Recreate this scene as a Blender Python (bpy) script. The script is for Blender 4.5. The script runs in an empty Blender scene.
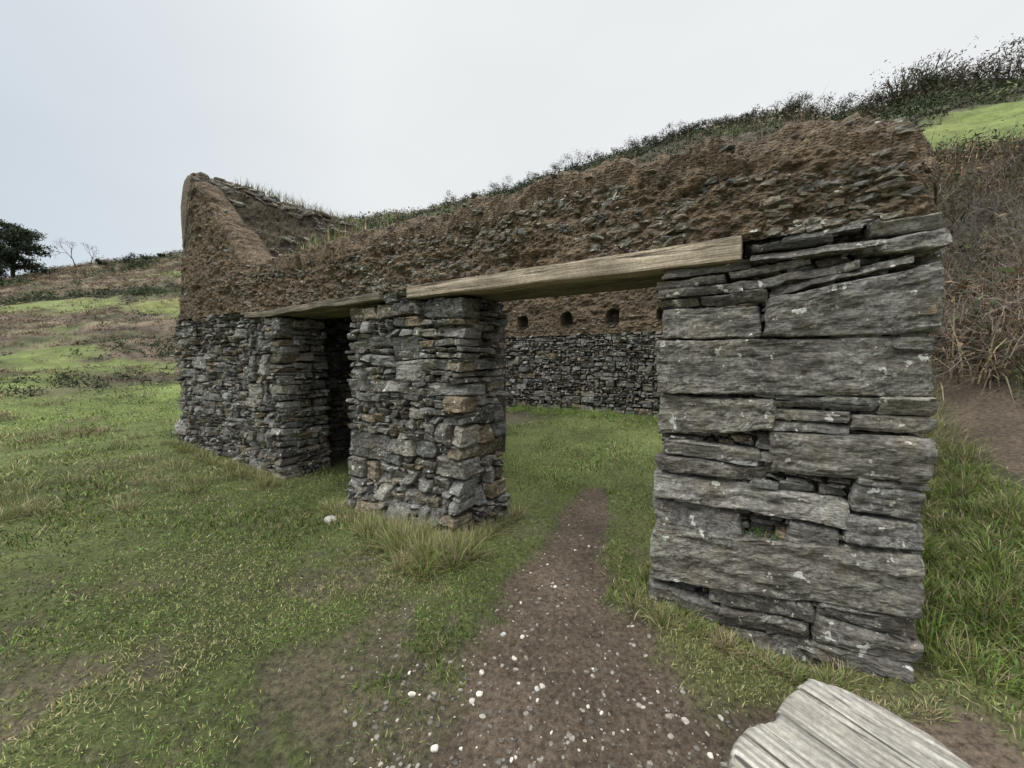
import bpy, math, numpy as np
from mathutils import Vector, Matrix
rng = np.random.default_rng(7)
scene = bpy.context.scene

# ------------------------------------------------------------------ noise
def _hash(ix, iy, iz):
    n = (ix.astype(np.int64)*374761393 + iy.astype(np.int64)*668265263 + iz.astype(np.int64)*1442695041) & 0xFFFFFFFF
    n = ((n ^ (n >> 13))*1274126177) & 0xFFFFFFFF
    n = ((n ^ (n >> 16))*2246822519) & 0xFFFFFFFF
    n = n ^ (n >> 15)
    return (n & 0xFFFFFF)/float(0xFFFFFF)
def vn(x, y, z=None):
    x = np.asarray(x, float); y = np.asarray(y, float)+0*x
    z = np.zeros_like(x) if z is None else np.asarray(z, float)+0*x
    x0 = np.floor(x); y0 = np.floor(y); z0 = np.floor(z)
    fx, fy, fz = x-x0, y-y0, z-z0
    fx = fx*fx*(3-2*fx); fy = fy*fy*(3-2*fy); fz = fz*fz*(3-2*fz)
    r = 0
    for a in (0, 1):
        wa = fx if a else 1-fx
        for b in (0, 1):
            wb = fy if b else 1-fy
            for c in (0, 1):
                wc = fz if c else 1-fz
                r = r + wa*wb*wc*_hash(x0+a, y0+b, z0+c)
    return r*2-1
def fbm(x, y, z=None, o=4):
    s = 0; a = 1; f = 1; t = 0
    z = 0*np.asarray(x, float) if z is None else z
    for i in range(o):
        s = s + a*vn(x*f+i*17.3, y*f+i*5.1, z*f+i*9.7); t += a; a *= .5; f *= 2.03
    return s/t
def sst(a, b, x):
    t = np.clip((x-a)/(b-a), 0, 1); return t*t*(3-2*t)

# ------------------------------------------------------------------ mesh helper
def mk(name, V, quads=None, tris=None, col=None, mat=None, parent=None, smooth=False):
    V = np.asarray(V, float)
    me = bpy.data.meshes.new(name)
    nq = 0 if quads is None else len(quads); nt = 0 if tris is None else len(tris)
    loops = []
    if nq: loops.append(np.asarray(quads).ravel())
    if nt: loops.append(np.asarray(tris).ravel())
    loops = np.concatenate(loops).astype(np.int32)
    starts = np.concatenate([np.arange(nq)*4, nq*4+np.arange(nt)*3]).astype(np.int32)
    me.vertices.add(len(V)); me.vertices.foreach_set("co", V.astype(np.float32).ravel())
    me.loops.add(len(loops)); me.loops.foreach_set("vertex_index", loops)
    me.polygons.add(nq+nt); me.polygons.foreach_set("loop_start", starts)
    me.polygons.foreach_set("use_smooth", np.full(nq+nt, bool(smooth)))
    me.update(calc_edges=True)
    if col is not None:
        c = np.ones((len(V), 4), np.float32); c[:, :3] = np.clip(col, 0.001, 1)
        at = me.color_attributes.new("col", 'FLOAT_COLOR', 'POINT'); at.data.foreach_set("color", c.ravel())
    ob = bpy.data.objects.new(name, me); scene.collection.objects.link(ob)
    if mat: me.materials.append(mat)
    if parent: ob.parent = parent
    return ob

# ------------------------------------------------------------------ materials
def base_mat(name, rough=.9):
    m = bpy.data.materials.new(name); m.use_nodes = True
    nt = m.node_tree; b = nt.nodes["Principled BSDF"]; b.inputs["Roughness"].default_value = rough
    b.inputs["Specular IOR Level"].default_value = .25
    return m, nt, b
def N(nt, t, **k):
    n = nt.nodes.new(t)
    for a, v in k.items(): setattr(n, a, v)
    return n
def noise(nt, scale, detail=4, vec=None, rough=.6):
    n = N(nt, 'ShaderNodeTexNoise'); n.inputs['Scale'].default_value = scale
    n.inputs['Detail'].default_value = detail; n.inputs['Roughness'].default_value = rough
    if vec is not None: nt.links.new(vec, n.inputs['Vector'])
    return n.outputs['Fac']
def mrange(nt, v, a, b, c, d):
    n = N(nt, 'ShaderNodeMapRange'); n.inputs[1].default_value = a; n.inputs[2].default_value = b
    n.inputs[3].default_value = c; n.inputs[4].default_value = d
    nt.links.new(v, n.inputs[0]); return n.outputs[0]
def mathn(nt, op, a, b):
    n = N(nt, 'ShaderNodeMath', operation=op)
    for i, v in enumerate((a, b)):
        if isinstance(v, (int, float)): n.inputs[i].default_value = v
        else: nt.links.new(v, n.inputs[i])
    return n.outputs[0]
def mixc(nt, f, a, b, mode='MIX'):
    n = N(nt, 'ShaderNodeMix', data_type='RGBA', blend_type=mode)
    for i, v in ((0, f), (6, a), (7, b)):
        if isinstance(v, (int, float)): n.inputs[i].default_value = v
        elif isinstance(v, tuple): n.inputs[i].default_value = (*v, 1)
        else: nt.links.new(v, n.inputs[i])
    return n.outputs[2]
def scalecol(nt, c, f):
    n = N(nt, 'ShaderNodeVectorMath', operation='SCALE'); nt.links.new(c, n.inputs[0]); nt.links.new(f, n.inputs['Scale']); return n.outputs[0]
def bump(nt, b, h, strength, dist):
    n = N(nt, 'ShaderNodeBump'); n.inputs['Strength'].default_value = strength; n.inputs['Distance'].default_value = dist
    nt.links.new(h, n.inputs['Height']); nt.links.new(n.outputs[0], b.inputs['Normal'])
def attr(nt):
    a = N(nt, 'ShaderNodeAttribute'); a.attribute_name = "col"; return a.outputs['Color']
def ocoord(nt, sc=None):
    t = N(nt, 'ShaderNodeTexCoord').outputs['Object']
    if sc:
        m = N(nt, 'ShaderNodeMapping'); m.inputs['Scale'].default_value = sc; nt.links.new(t, m.inputs[0]); return m.outputs[0]
    return t

def mat_stone():
    m, nt, b = base_mat("slate_stone", .75)
    c = attr(nt); oc = ocoord(nt)
    strata = noise(nt, 3, 6, ocoord(nt, (2.4, 2.4, 14)), .78); fine = noise(nt, 38, 5, ocoord(nt, (1, 1, 2.2)), .8); mid = noise(nt, 7, 4, oc)
    c = scalecol(nt, c, mrange(nt, strata, .36, .66, .38, 1.7))
    c = scalecol(nt, c, mrange(nt, fine, .36, .66, .4, 1.65))
    c = mixc(nt, mrange(nt, mid, .53, .70, 0, .5), c, (.20, .150, .092))
    big = noise(nt, 3.7, 4, oc, .65)
    c = mixc(nt, mrange(nt, big, .52, .66, 0, .6), c, (.038, .036, .031))
    l1 = noise(nt, 30, 5, oc, .75); l2 = noise(nt, 2.6, 3, oc)
    lf = mathn(nt, 'MULTIPLY', mrange(nt, l1, .51, .59, 0, .85), mrange(nt, l2, .42, .56, 0, 1))
    c = mixc(nt, lf, c, (.36, .365, .31))
    l3 = noise(nt, 14, 3, oc, .6)
    c = mixc(nt, mrange(nt, l3, .650, .668, 0, .9), c, (.68, .68, .62))
    nt.links.new(c, b.inputs['Base Color'])
    bump(nt, b, mathn(nt, 'ADD', strata, mathn(nt, 'MULTIPLY', fine, .5)), 1.0, .02); return m
def mat_cob():
    m, nt, b = base_mat("cob_earth", .95)
    c = attr(nt); oc = ocoord(nt)
    n1 = noise(nt, 6, 4, oc, .7); n2 = noise(nt, 40, 5, oc, .8)
    v = N(nt, 'ShaderNodeTexVoronoi'); v.inputs['Scale'].default_value = 46; nt.links.new(ocoord(nt, (1, 1, 1.8)), v.inputs['Vector'])
    c = scalecol(nt, c, mrange(nt, n1, .35, .65, .55, 1.4))
    c = scalecol(nt, c, mrange(nt, n2, .36, .66, .35, 1.65))
    sep = N(nt, 'ShaderNodeSeparateColor'); nt.links.new(v.outputs['Color'], sep.inputs[0])
    c = mixc(nt, mrange(nt, sep.outputs[0], .76, .8, 0, .55), c, (.27, .235, .18))
    nt.links.new(c, b.inputs['Base Color'])
    bump(nt, b, mathn(nt, 'ADD', n2, mathn(nt, 'MULTIPLY', v.outputs['Distance'], -.8)), 1, .035); return m
def mat_ground():
    m, nt, b = base_mat("ground", .95)
    c = attr(nt); oc = ocoord(nt)
    n1 = noise(nt, 1.1, 5, oc, .75); n2 = noise(nt, 34, 5, oc, .8)
    c = scalecol(nt, c, mrange(nt, n1, .32, .68, .6, 1.4))
    c = scalecol(nt, c, mrange(nt, n2, .35, .66, .4, 1.6))
    nt.links.new(c, b.inputs['Base Color'])
    bump(nt, b, mathn(nt, 'ADD', n2, mathn(nt, 'MULTIPLY', n1, 2)), 1., .035); return m
def mat_plain(name, rough=.8, sc=30, amt=.3, bs=.3):
    m, nt, b = base_mat(name, rough); c = attr(nt)
    if amt:
        n = noise(nt, sc, 2, ocoord(nt)); c = scalecol(nt, c, mrange(nt, n, .3, .7, 1-amt, 1+amt))
        if bs: bump(nt, b, n, bs, .01)
    nt.links.new(c, b.inputs['Base Color'])
    return m
def mat_wood(name, c1, c2, crack=(.05, .042, .032), g2s=(.7, 9, 9), thr=(.58, .68)):
    m, nt, b = base_mat(name, .85); oc = ocoord(nt)
    g = noise(nt, 2.0, 6, ocoord(nt, (1.0, 30, 30)), .7); g2 = noise(nt, 2.0, 3, ocoord(nt, g2s), .6)
    f = noise(nt, 4, 4, oc); ff = noise(nt, 60, 3, oc, .7)
    cr = N(nt, 'ShaderNodeTexWave', wave_type='BANDS', bands_direction='Y'); cr.inputs['Scale'].default_value = 5
    cr.inputs['Distortion'].default_value = 5; cr.inputs['Detail'].default_value = 3; cr.inputs['Detail Scale'].default_value = 1.2
    nt.links.new(ocoord(nt, (.35, 2.2, 2.2)), cr.inputs['Vector'])
    c = mixc(nt, mrange(nt, g, .35, .65, 0, 1), c1, c2)
    c = scalecol(nt, c, mrange(nt, f, .3, .7, .7, 1.25)); c = scalecol(nt, c, mrange(nt, ff, .3, .7, .75, 1.25))
    c = mixc(nt, mrange(nt, g2, thr[0], thr[1], 0, .85), c, crack)
    c = scalecol(nt, c, mrange(nt, cr.outputs['Fac'], 0, 1, .72, 1.1))
    nt.links.new(c, b.inputs['Base Color'])
    bump(nt, b, mathn(nt, 'SUBTRACT', g, mrange(nt, g2, thr[0]-.03, thr[1], 0, .8)), .9, .012); return m
M_stone, M_cob, M_ground = mat_stone(), mat_cob(), mat_ground()
M_leaf = mat_plain("grass_blades", .75, 3, 0, 0); M_twig = mat_plain("twigs", .9, 8, 0, 0)
M_peb = mat_plain("pebble", .8, 40, .3, .4)
M_wood = mat_wood("weathered_oak", (.50, .43, .32), (.28, .225, .16))
M_wood2 = mat_wood("old_grey_wood", (.27, .235, .18), (.11, .09, .065))
M_wood3 = mat_wood("bleached_log", (.46, .435, .39), (.25, .225, .185), (.05, .042, .034), (.5, 13, 13), (.585, .64))

# ------------------------------------------------------------------ layout
CAMH = 1.55
O = np.array([1.92, 1.716]); E = np.array([-.8353, .5498]); NI = np.array([.5498, .8353])
def W(s, d): return O[0]+s*E[0]+d*NI[0], O[1]+s*E[1]+d*NI[1]
def SD(x, y):
    dx, dy = x-O[0], y-O[1]; return dx*E[0]+dy*E[1], dx*NI[0]+dy*NI[1]
AZ = [-180, -110, -75, -60, -53, -40, -22, -5, 1, 12, 25, 34, 39, 42.5, 46, 52, 60, 80, 110, 180]
TE = [-.03, -.02, .08, .10, .122, .212, .33, .405, .435, .490, .52, .51, .465, .455, .465, .42, .38, .25, .05, -.03]
R0 = [60, 40, 18, 15, 13, 14, 15, 14, 12.5, 11, 10.5, 9, 7.5, 6.3, 5.6, 5.0, 5, 6, 20, 60]
RR = [200, 150, 120, 115, 110, 105, 90, 76, 72, 66, 60, 55, 51, 49, 49, 48, 48, 60, 120, 200]
PW = [1.2, 1.2, 1.2, 1.2, 1.2, 1.2, 1.15, 1.05, 1, 1, 1, 1, 1, 1, 1, 1, 1, 1, 1.2, 1.2]
def seg(x, y, pts):
    best = np.full(np.shape(x), 9.)
    for (x0, y0, w0), (x1, y1, w1) in zip(pts[:-1], pts[1:]):
        L = (x1-x0)**2+(y1-y0)**2; t = np.clip(((x-x0)*(x1-x0)+(y-y0)*(y1-y0))/L, 0, 1)
        dd = np.hypot(x-x0-t*(x1-x0), y-y0-t*(y1-y0))/(w0+t*(w1-w0)); best = np.minimum(best, dd)
    return best
PATH = [(.95, 4.4, .13), (.74, 3.7, .25), (.50, 3.0, .28), (.25, 2.4, .33), (.29, 1.87, .56), (.31, 1.37, .70), (.3, .6, .8), (.2, -2, .9)]
PATH2 = [(3.9, 2.2, .18), (4.4, 3.0, .32), (5.0, 3.9, .36), (6.1, 5.5, .36), (7.5, 8, .3)]
def dirt(x, y):
    nz = .45*fbm(x*3.1, y*3.1, o=5)+.25*fbm(x*11, y*11, o=3)
    d = np.minimum(seg(x, y, PATH), seg(x, y, PATH2))
    for px, py, pr in ((1.2, 1.42, .38), (1.75, 1.35, .33), (2.25, 1.35, .22)):
        d = np.minimum(d, np.hypot((x-px), (y-py)*1.3)/pr)
    main = 1-sst(.72, 1.25, d+nz)
    n = fbm(x*2.7+14, y*2.7+31, o=4)+.5*fbm(x*12, y*12, o=3)
    reg = sst(4.6, 1.8, np.hypot((x+.5)*.75, y-.2))
    wear = .72*sst(.0, .5, n+.36*sst(.9, .2, np.hypot(x+.62, (y-1.65))))*reg
    return np.maximum(main, wear)
def terr(x, y):
    x = np.asarray(x, float); y = np.asarray(y, float)
    r = np.hypot(x, y)+1e-6; a = np.degrees(np.arctan2(x, y))
    te, r0, R, pw = (np.interp(a, AZ, k) for k in (TE, R0, RR, PW))
    H = np.where(te > 0, CAMH+te*R, te*R)
    t = (r-r0)/(R-r0); k = .035
    tt = np.where(t > .3, t, k*np.log1p(np.exp(np.clip(t/k, -30, 30))))
    S = np.where(t < 1, np.clip(tt, 0, 1.05)**pw, 1-.25*np.clip((t-1)/3, 0, 1))
    z = H*S
    far = sst(6, 40, r)
    z = z + far*(.9*fbm(x/9, y/9, o=4)+.45*fbm(x/2.0, y/2.0, o=3)) + .035*fbm(x/1.1, y/1.1, o=4)
    z = z - .08*sst(1.0, .3, np.hypot(x-1.75, y-1.6))
    return z - .04*dirt(x, y)
def cover(x, y):
    r = np.hypot(x, y); a = np.degrees(np.arctan2(x, y))
    r1 = np.interp(a, [-70, -53, -40, -22, -5, 20, 35, 42, 52, 60], [12, 13, 17, 16, 13, 10, 8, 6.8, 6.2, 6])
    n = fbm(x/5, y/5, o=5)
    c = sst(-.25, .25, (r-r1)/r1+.8*n)
    band = sst(.02, .25, fbm(x/6+3, y/6, o=5))*sst(-22, -30, a)*(r < 75)
    fld = sst(45.5, 47.5, a+5*n)*sst(22, 26, r+8*n)*(1-sst(31, 35, r+8*n))
    return np.clip(c-band*.8-fld, 0, 1)

# ------------------------------------------------------------------ terrain sheet
az = np.radians(np.concatenate([np.arange(-180, -66, 3.0), np.arange(-66, 66, .26), np.arange(66, 180.1, 3.0)]))
rs = np.concatenate([[0.02], np.geomspace(.35, 900, 430)])
A, Rg = np.meshgrid(az, rs); X = Rg*np.sin(A); Y = Rg*np.cos(A); Z = terr(X, Y)
na, nr = len(az), len(rs)
idx = np.arange(na*nr).reshape(nr, na)
q = np.stack([idx[:-1, :-1], idx[:-1, 1:], idx[1:, 1:], idx[1:, :-1]], -1).reshape(-1, 4)[:, ::-1]
def groundcol(x, y):
    cv = cover(x, y)[:, None]; dt = dirt(x, y)[:, None]; n = fbm(x/2.2, y/2.2, o=4)[:, None]; n2 = fbm(x/7+9, y/7, o=4)[:, None]
    n3 = fbm(x/1.2+5, y/1.2, o=4)[:, None]
    r = np.hypot(x, y)[:, None]; a = np.degrees(np.arctan2(x, y))[:, None]
    g = np.array([.105, .125, .043])*(1+.45*n)+np.array([.07, .045, .02])*np.clip(n2*2, 0, 1)
    g = g+sst(7, 16, r)*np.array([.04, .06, .012])
    left = sst(0, -25, a)
    br = (np.array([.075, .064, .046])*(1-left)+np.array([.125, .096, .068])*left)*np.clip(1+.6*n2+1.2*n3, .25, 2.)+np.clip(n+.05, 0, 1)*np.array([.02, .08, .0])
    br = br*(1-.35*np.clip(n2*3, 0, 1))
    c = g*(1-cv)+br*cv
    d = np.array([.15, .116, .084])*(1+.3*n)*np.where((r > 3), .85, 1)
    return c*(1-dt)+d*dt
mk("ground", np.stack([X, Y, Z], -1).reshape(-1, 3), quads=q, col=groundcol(X.ravel(), Y.ravel()), mat=M_ground, smooth=True)

# ------------------------------------------------------------------ stones
_T = {}
def box_t(a, b, c):
    k = (a, b, c)
    if k in _T: return _T[k]
    vid = {}; P = []; Q = []
    def g(i, j, l):
        if (i, j, l) not in vid: vid[(i, j, l)] = len(P); P.append((2*i/a-1, 2*j/b-1, 2*l/c-1))
        return vid[(i, j, l)]
    for i in range(a):
        for j in range(b):
            Q.append([g(i, j, 0), g(i, j+1, 0), g(i+1, j+1, 0), g(i+1, j, 0)]); Q.append([g(i, j, c), g(i+1, j, c), g(i+1, j+1, c), g(i, j+1, c)])
    for i in range(a):
        for l in range(c):
            Q.append([g(i, 0, l), g(i+1, 0, l), g(i+1, 0, l+1), g(i, 0, l+1)]); Q.append([g(i, b, l), g(i, b, l+1), g(i+1, b, l+1), g(i+1, b, l)])
    for j in range(b):
        for l in range(c):
            Q.append([g(0, j, l), g(0, j, l+1), g(0, j+1, l+1), g(0, j+1, l)]); Q.append([g(a, j, l), g(a, j+1, l), g(a, j+1, l+1), g(a, j, l+1)])
    P = np.array(P, float); P = np.sign(P)*np.abs(P)**.75
    _T[k] = (P, np.array(Q)); return _T[k]
class Stones:
    def __init__(s, name, parent, O2, e, nin, dfun=None, dark=1.):
        s.name, s.par, s.O, s.e, s.n, s.dfun, s.dark = name, parent, np.array(O2), np.array(e), np.array(nin), dfun, dark
        s.P = []; s.Q = []; s.S = []; s.F = []; s.C = []; s.c = 0
    def add(s, q4, depth, res, d0=0., col=None, gap=.005):
        q4 = np.array(q4, float)  # BL BR TR TL (s,z)
        cen = q4.mean(0); w = np.linalg.norm(q4[1]-q4[0]); h = np.linalg.norm(q4[3]-q4[0])
        if w < .015 or h < .012: return
        q4 = cen+(q4-cen)*np.array([1-2*gap/max(w, .03), 1-2*gap/max(h, .03)])
        a = int(np.clip(w/res, 4, 50)); b = int(np.clip(depth/res/2.5, 2, 8)); c = int(np.clip(h/res*1.2, 3, 22))
        P, Q = box_t(a, b, c)
        half = np.array([w, depth, h])/2; r = min(.019, .36*half.min())
        qq = P*half; inn = np.clip(qq, -(half-r), half-r); dd = qq-inn; L = np.linalg.norm(dd, axis=1, keepdims=True)+1e-9
        qq = inn+dd/L*r
        u = (qq[:, 0]/half[0]+1)/2; v = (qq[:, 2]/half[2]+1)/2
        pt = (q4[0]*((1-u)*(1-v))[:, None]+q4[1]*(u*(1-v))[:, None]+q4[2]*(u*v)[:, None]+q4[3]*((1-u)*v)[:, None])
        d = qq[:, 1]+depth/2+d0+rng.normal(0, .03)*(v-.5)+rng.normal(0, .035)*(u-.5)
        s.P.append(np.stack([pt[:, 0], d, pt[:, 1]], -1)); s.Q.append(Q+s.c); s.c += len(P)
        sd = rng.uniform(0, 500); s.S.append(np.full(len(P), sd)); s.F.append(np.clip(1-(qq[:, 1]/half[1]+1)/2, 0, 1)*min(1, h/.08))
        if col is None:
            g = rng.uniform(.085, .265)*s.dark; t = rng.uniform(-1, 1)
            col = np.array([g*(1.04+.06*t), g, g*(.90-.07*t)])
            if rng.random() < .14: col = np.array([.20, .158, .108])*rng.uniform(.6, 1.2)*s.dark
        s.C.append(np.tile(col, (len(P), 1)))
    def fill(s, s0, s1, z0, z1, hmax=.13, hmin=.035, asp=4.5, depth=.2, res=.03, jit=.02, d0=0.):
        st = [(s0, s1, z0, z1)]
        while st:
            a, b, c, d = st.pop(); w, h = b-a, d-c
            hm = hmax*rng.choice([.4, .7, 1, 1.3], p=[.20, .27, .35, .18])
            if h > hm and h > 2*hmin:
                if w > .8 and rng.random() < .6 or w > 1.6:
                    m = a+w*rng.uniform(.3, .7); st += [(a, m, c, d), (m, b, c, d)]
                else:
                    m = c+h*rng.uniform(.25, .75); st += [(a, b, c, m), (a, b, m, d)]
            elif w > max(h*asp*rng.uniform(.6, 1.3), .12) and w > .14:
                m = a+w*rng.uniform(.3, .7); st += [(a, m, c, d), (m, b, c, d)]
            else:
                j = lambda k: rng.uniform(-1, 1)*k
                hj = min(jit, h*.28); sj = min(.04, w*.18)
                el = 0.3 if a <= s0+1e-6 else 1; er = 0.3 if b >= s1-1e-6 else 1
                s.add([(a+j(sj)*el, c+j(hj)), (b+j(sj)*er, c+j(hj)), (b+j(sj)*er, d+j(hj)), (a+j(sj)*el, d+j(hj))],
                      depth, res, d0=d0+rng.normal(0, .02))
    def done(s):
        P = np.concatenate(s.P); S = np.concatenate(s.S); F = np.concatenate(s.F); C = np.concatenate(s.C)
        x, d, z = P[:, 0].copy(), P[:, 1].copy(), P[:, 2].copy()
        d += .030*fbm(x*6+S, z*9, S, o=3)*(.4+.6*F)
        stp = vn(z*26+x*4*vn(S, S), x*3.5+S, S); d += .012*np.round(stp*1.6)/1.6*F
        d += .010*fbm(x*26, z*40+S, d*30, o=3)*F
        z += .013*fbm(x*8+S, d*9, S+3, o=3)+.004*vn(x*45, d*40, S)
        x += .020*fbm(z*18+S, d*9, S+7, o=3)
        if s.dfun is not None: d += s.dfun(x, z)
        V = np.stack([s.O[0]+x*s.e[0]+d*s.n[0], s.O[1]+x*s.e[1]+d*s.n[1], z], -1)
        C = C*(1+.25*fbm(x*12, z*22, S, o=2))[:, None]
        Q = np.concatenate(s.Q)
        if s.e[0]*s.n[1]-s.e[1]*s.n[0] < 0: Q = Q[:, ::-1]
        return mk(s.name, V, quads=Q, col=C, mat=M_stone, parent=s.par)

root = bpy.data.objects.new("stone_cottage_ruin", None); scene.collection.objects.link(root)
rp = Stones("right_pier_stones", root, O, E, NI)
def slab(sa, sb, zba, zta, zbb, ztb, g=None, d0=0, j=.012):
    k = lambda: rng.uniform(-j, j)
    if g is not None:
        wv = rng.uniform(0, 1); col = np.array([g*(1.05+.05*wv), g*1.01, g*(.93-.08*wv)])*rng.uniform(.95, 1.4)
    else: col = None
    sa = max(sa, .012)
    rp.add([(sa+k(), zba), (sb+k(), zbb), (sb+k(), ztb), (sa+k(), zta)], .3, .016, d0=d0, col=col, gap=.002)
slab(-.02, .44, -.25, .10, -.25, .06, .13); slab(.44, 1.2, -.25, -.12, -.25, -.12, .12)
slab(-.0, .42, .10, .21, .06, .20, .12); slab(.42, .86, .05, .16, -.02, .09, .13); slab(.86, 1.22, -.10, .0, -.14, -.03, .14)
slab(.42, .82, -.12, .05, -.12, -.03, .12); slab(.82, 1.24, -.02, .10, -.03, .13, .15)
slab(.0, .40, .21, .33, .20, .28, .12, .02); slab(.40, .9, .17, .28, .10, .20, .13)
slab(-.01, 1.23, .34, .65, .14, .485, .17, -.015)
slab(.0, .31, .655, .785, .64, .785, .14); slab(.0, .28, .79, .94, .79, .94, .12)
slab(.31, .54, .59, .70, .56, .70, .15); slab(.56, .73, .52, .575, .50, .56, .12, .06); slab(.74, 1.22, .50, .69, .49, .69, .15, -.01)
slab(.28, 1.23, .705, .84, .69, .855, .19, -.01)
slab(.0, .27, .94, .98, .94, .975, .12)
slab(.0, .63, .98, 1.195, .93, 1.17, .15, -.02)
slab(.64, 1.21, .86, .955, .86, .965, .14); slab(.66, 1.17, .955, 1.05, .965, 1.07, .17, -.01)
slab(.0, .30, 1.20, 1.28, 1.20, 1.28, .12); slab(.30, .66, 1.18, 1.235, 1.17, 1.225, .15, .01)
slab(.30, .62, 1.235, 1.295, 1.23, 1.29, .13); slab(.62, 1.22, 1.17, 1.335, 1.075, 1.34, .16, -.02)
slab(.0, .2, 1.28, 1.38, 1.28, 1.375, .16); slab(.2, .8, 1.295, 1.33, 1.295, 1.335, .12, .01); slab(.12, .62, 1.33, 1.375, 1.33, 1.36, .14)
slab(-.01, 1.22, 1.38, 1.665, 1.34, 1.665, .17, -.02)
slab(.0, .68, 1.67, 1.985, 1.67, 1.87, .175, -.03)
slab(.69, 1.21, 1.67, 1.85, 1.67, 1.855, .18, -.02)
slab(.12, .66, 1.99, 2.04, 1.88, 1.94, .12, .0); slab(.66, 1.0, 1.86, 1.93, 1.86, 1.915, .13, .01); slab(1.0, 1.23, 1.86, 1.91, 1.86, 1.915, .12)
slab(.3, .72, 1.98, 2.03, 1.94, 1.985, .11); slab(.72, 1.22, 1.93, 1.98, 1.915, 1.97, .13, -.02); slab(.5, .85, 2.03, 2.075, 1.995, 2.035, .12)
slab(.87, 1.24, 1.98, 2.03, 1.97, 2.025, .12, -.01); slab(.74, 1.2, 2.04, 2.09, 2.03, 2.09, .10, .0)
slab(.22, .74, 2.08, 2.13, 2.07, 2.12, .13, -.02); slab(.4, .76, 2.13, 2.17, 2.125, 2.165, .11, -.01); slab(.0, .3, 2.04, 2.13, 2.05, 2.11, .17, -.02)
slab(.3, .6, 2.17, 2.205, 2.165, 2.2, .12, .0); slab(.04, .28, 2.13, 2.2, 2.13, 2.19, .2, -.02)
rp.fill(.03, 1.20, -.2, 2.1, hmax=.07, asp=3.5, res=.03, depth=.14, d0=.055)
rp.done()
def basefl(x, z): return -.22*np.clip((.45-z)/.6, 0, 1)**1.3
mp = Stones("middle_pier_stones", root, O, E, NI, dfun=lambda x, z: basefl(x, z)*sst(4.6, 4.1, x))
mp.fill(2.80, 4.40, -.25, .50, hmax=.25, asp=2.6, res=.022, depth=.24)
mp.fill(2.78, 4.42, .50, 1.35, hmax=.25, asp=2.9, res=.022, depth=.24)
mp.fill(2.80, 4.38, 1.35, 2.09, hmax=.21, asp=3.2, res=.022, depth=.24)
mp.fill(3.42, 3.80, 2.09, 2.2, hmax=.07, asp=3.6, res=.03, depth=.24)
mp.fill(2.84, 4.36, .0, 2.09, hmax=.09, asp=3, res=.04, depth=.12, d0=.065)
mp.done()
lp = Stones("left_wall_stones", root, O, E, NI, dfun=lambda x, z: .06*fbm(x*1.3, z*1.3, o=2)-.05*np.clip(.5-z, 0, 1), dark=.92)
lp.fill(5.82, 6.75, -.25, 2.10, hmax=.22, asp=2.4, res=.032, depth=.22)
lp.fill(6.75, 9.55, -.25, 1.1, hmax=.20, asp=2.6, res=.035, depth=.22)
lp.fill(6.75, 9.55, 1.1, 2.10, hmax=.16, asp=2.9, res=.035, depth=.22)
lp.fill(6.65, 9.55, 2.10, 2.24, hmax=.07, asp=4, res=.04, depth=.22)
lp.done()
def jamb(name, s, out, d0, d1, z0, z1, res=.03, **k):
    x, y = W(s, 0); st = Stones(name, root, (x, y), NI, E*(-out), dfun=k.pop('dfun', None), dark=k.pop('dark', .88)); st.fill(d0, d1, z0, z1, res=res, **k); st.done()
jamb("middle_pier_right_jamb", 2.80, -1, .16, .62, -.25, 2.09, hmax=.19, asp=2.5, depth=.2, dfun=lambda x, z: -.10*np.clip((.5-z)/.6, 0, 1))
jamb("middle_pier_left_jamb", 4.40, 1, .2, .62, -.25, 2.09, hmax=.17, asp=3)
jamb("left_wall_jamb", 5.82, -1, .16, .62, -.25, 2.09, hmax=.17, asp=2.6)
jamb("right_pier_jamb", 1.22, 1, .27, .62, -.25, 2.09, hmax=.17, asp=3)
jamb("end_wall_stones", 0.0, -1, .27, 6.6, -.25, 2.12, res=.06, hmax=.18, asp=3.)
jamb("gable_outer_stones", 9.5, 1, .2, 6.6, -.3, 2.2, res=.07, hmax=.18, asp=3.)
jamb("gable_inner_stones", 8.92, -1, .6, 6.0, -.1, 2.2, res=.06, hmax=.17, asp=2.6)
# added chamber of darkened stone, built to keep the narrow doorway dark
jamb("shade_chamber_stones", 6.15, -1, .6, 2.6, -.1, 2.2, res=.05, hmax=.17, asp=2.6, dark=.6)
jamb("shade_chamber_stones_b", 4.50, 1, .62, 2.6, -.1, 2.2, res=.06, hmax=.17, asp=2.6, dark=.6)
bx = W(0, 6.0)
bw = Stones("back_wall_stones", root, bx, E, NI, dark=.85); bw.fill(.5, 9.0, -.1, 2.17, hmax=.19, asp=2.3, res=.045, depth=.16); bw.done()
cxx = W(0, 2.4)
bw = Stones("shade_chamber_back_stones", root, cxx, E, NI, dark=.6); bw.fill(4.4, 6.3, -.1, 2.2, hmax=.19, asp=2.3, res=.05, depth=.16); bw.done()  # added rear wall closing the dark chamber, stone colour lowered too

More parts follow.
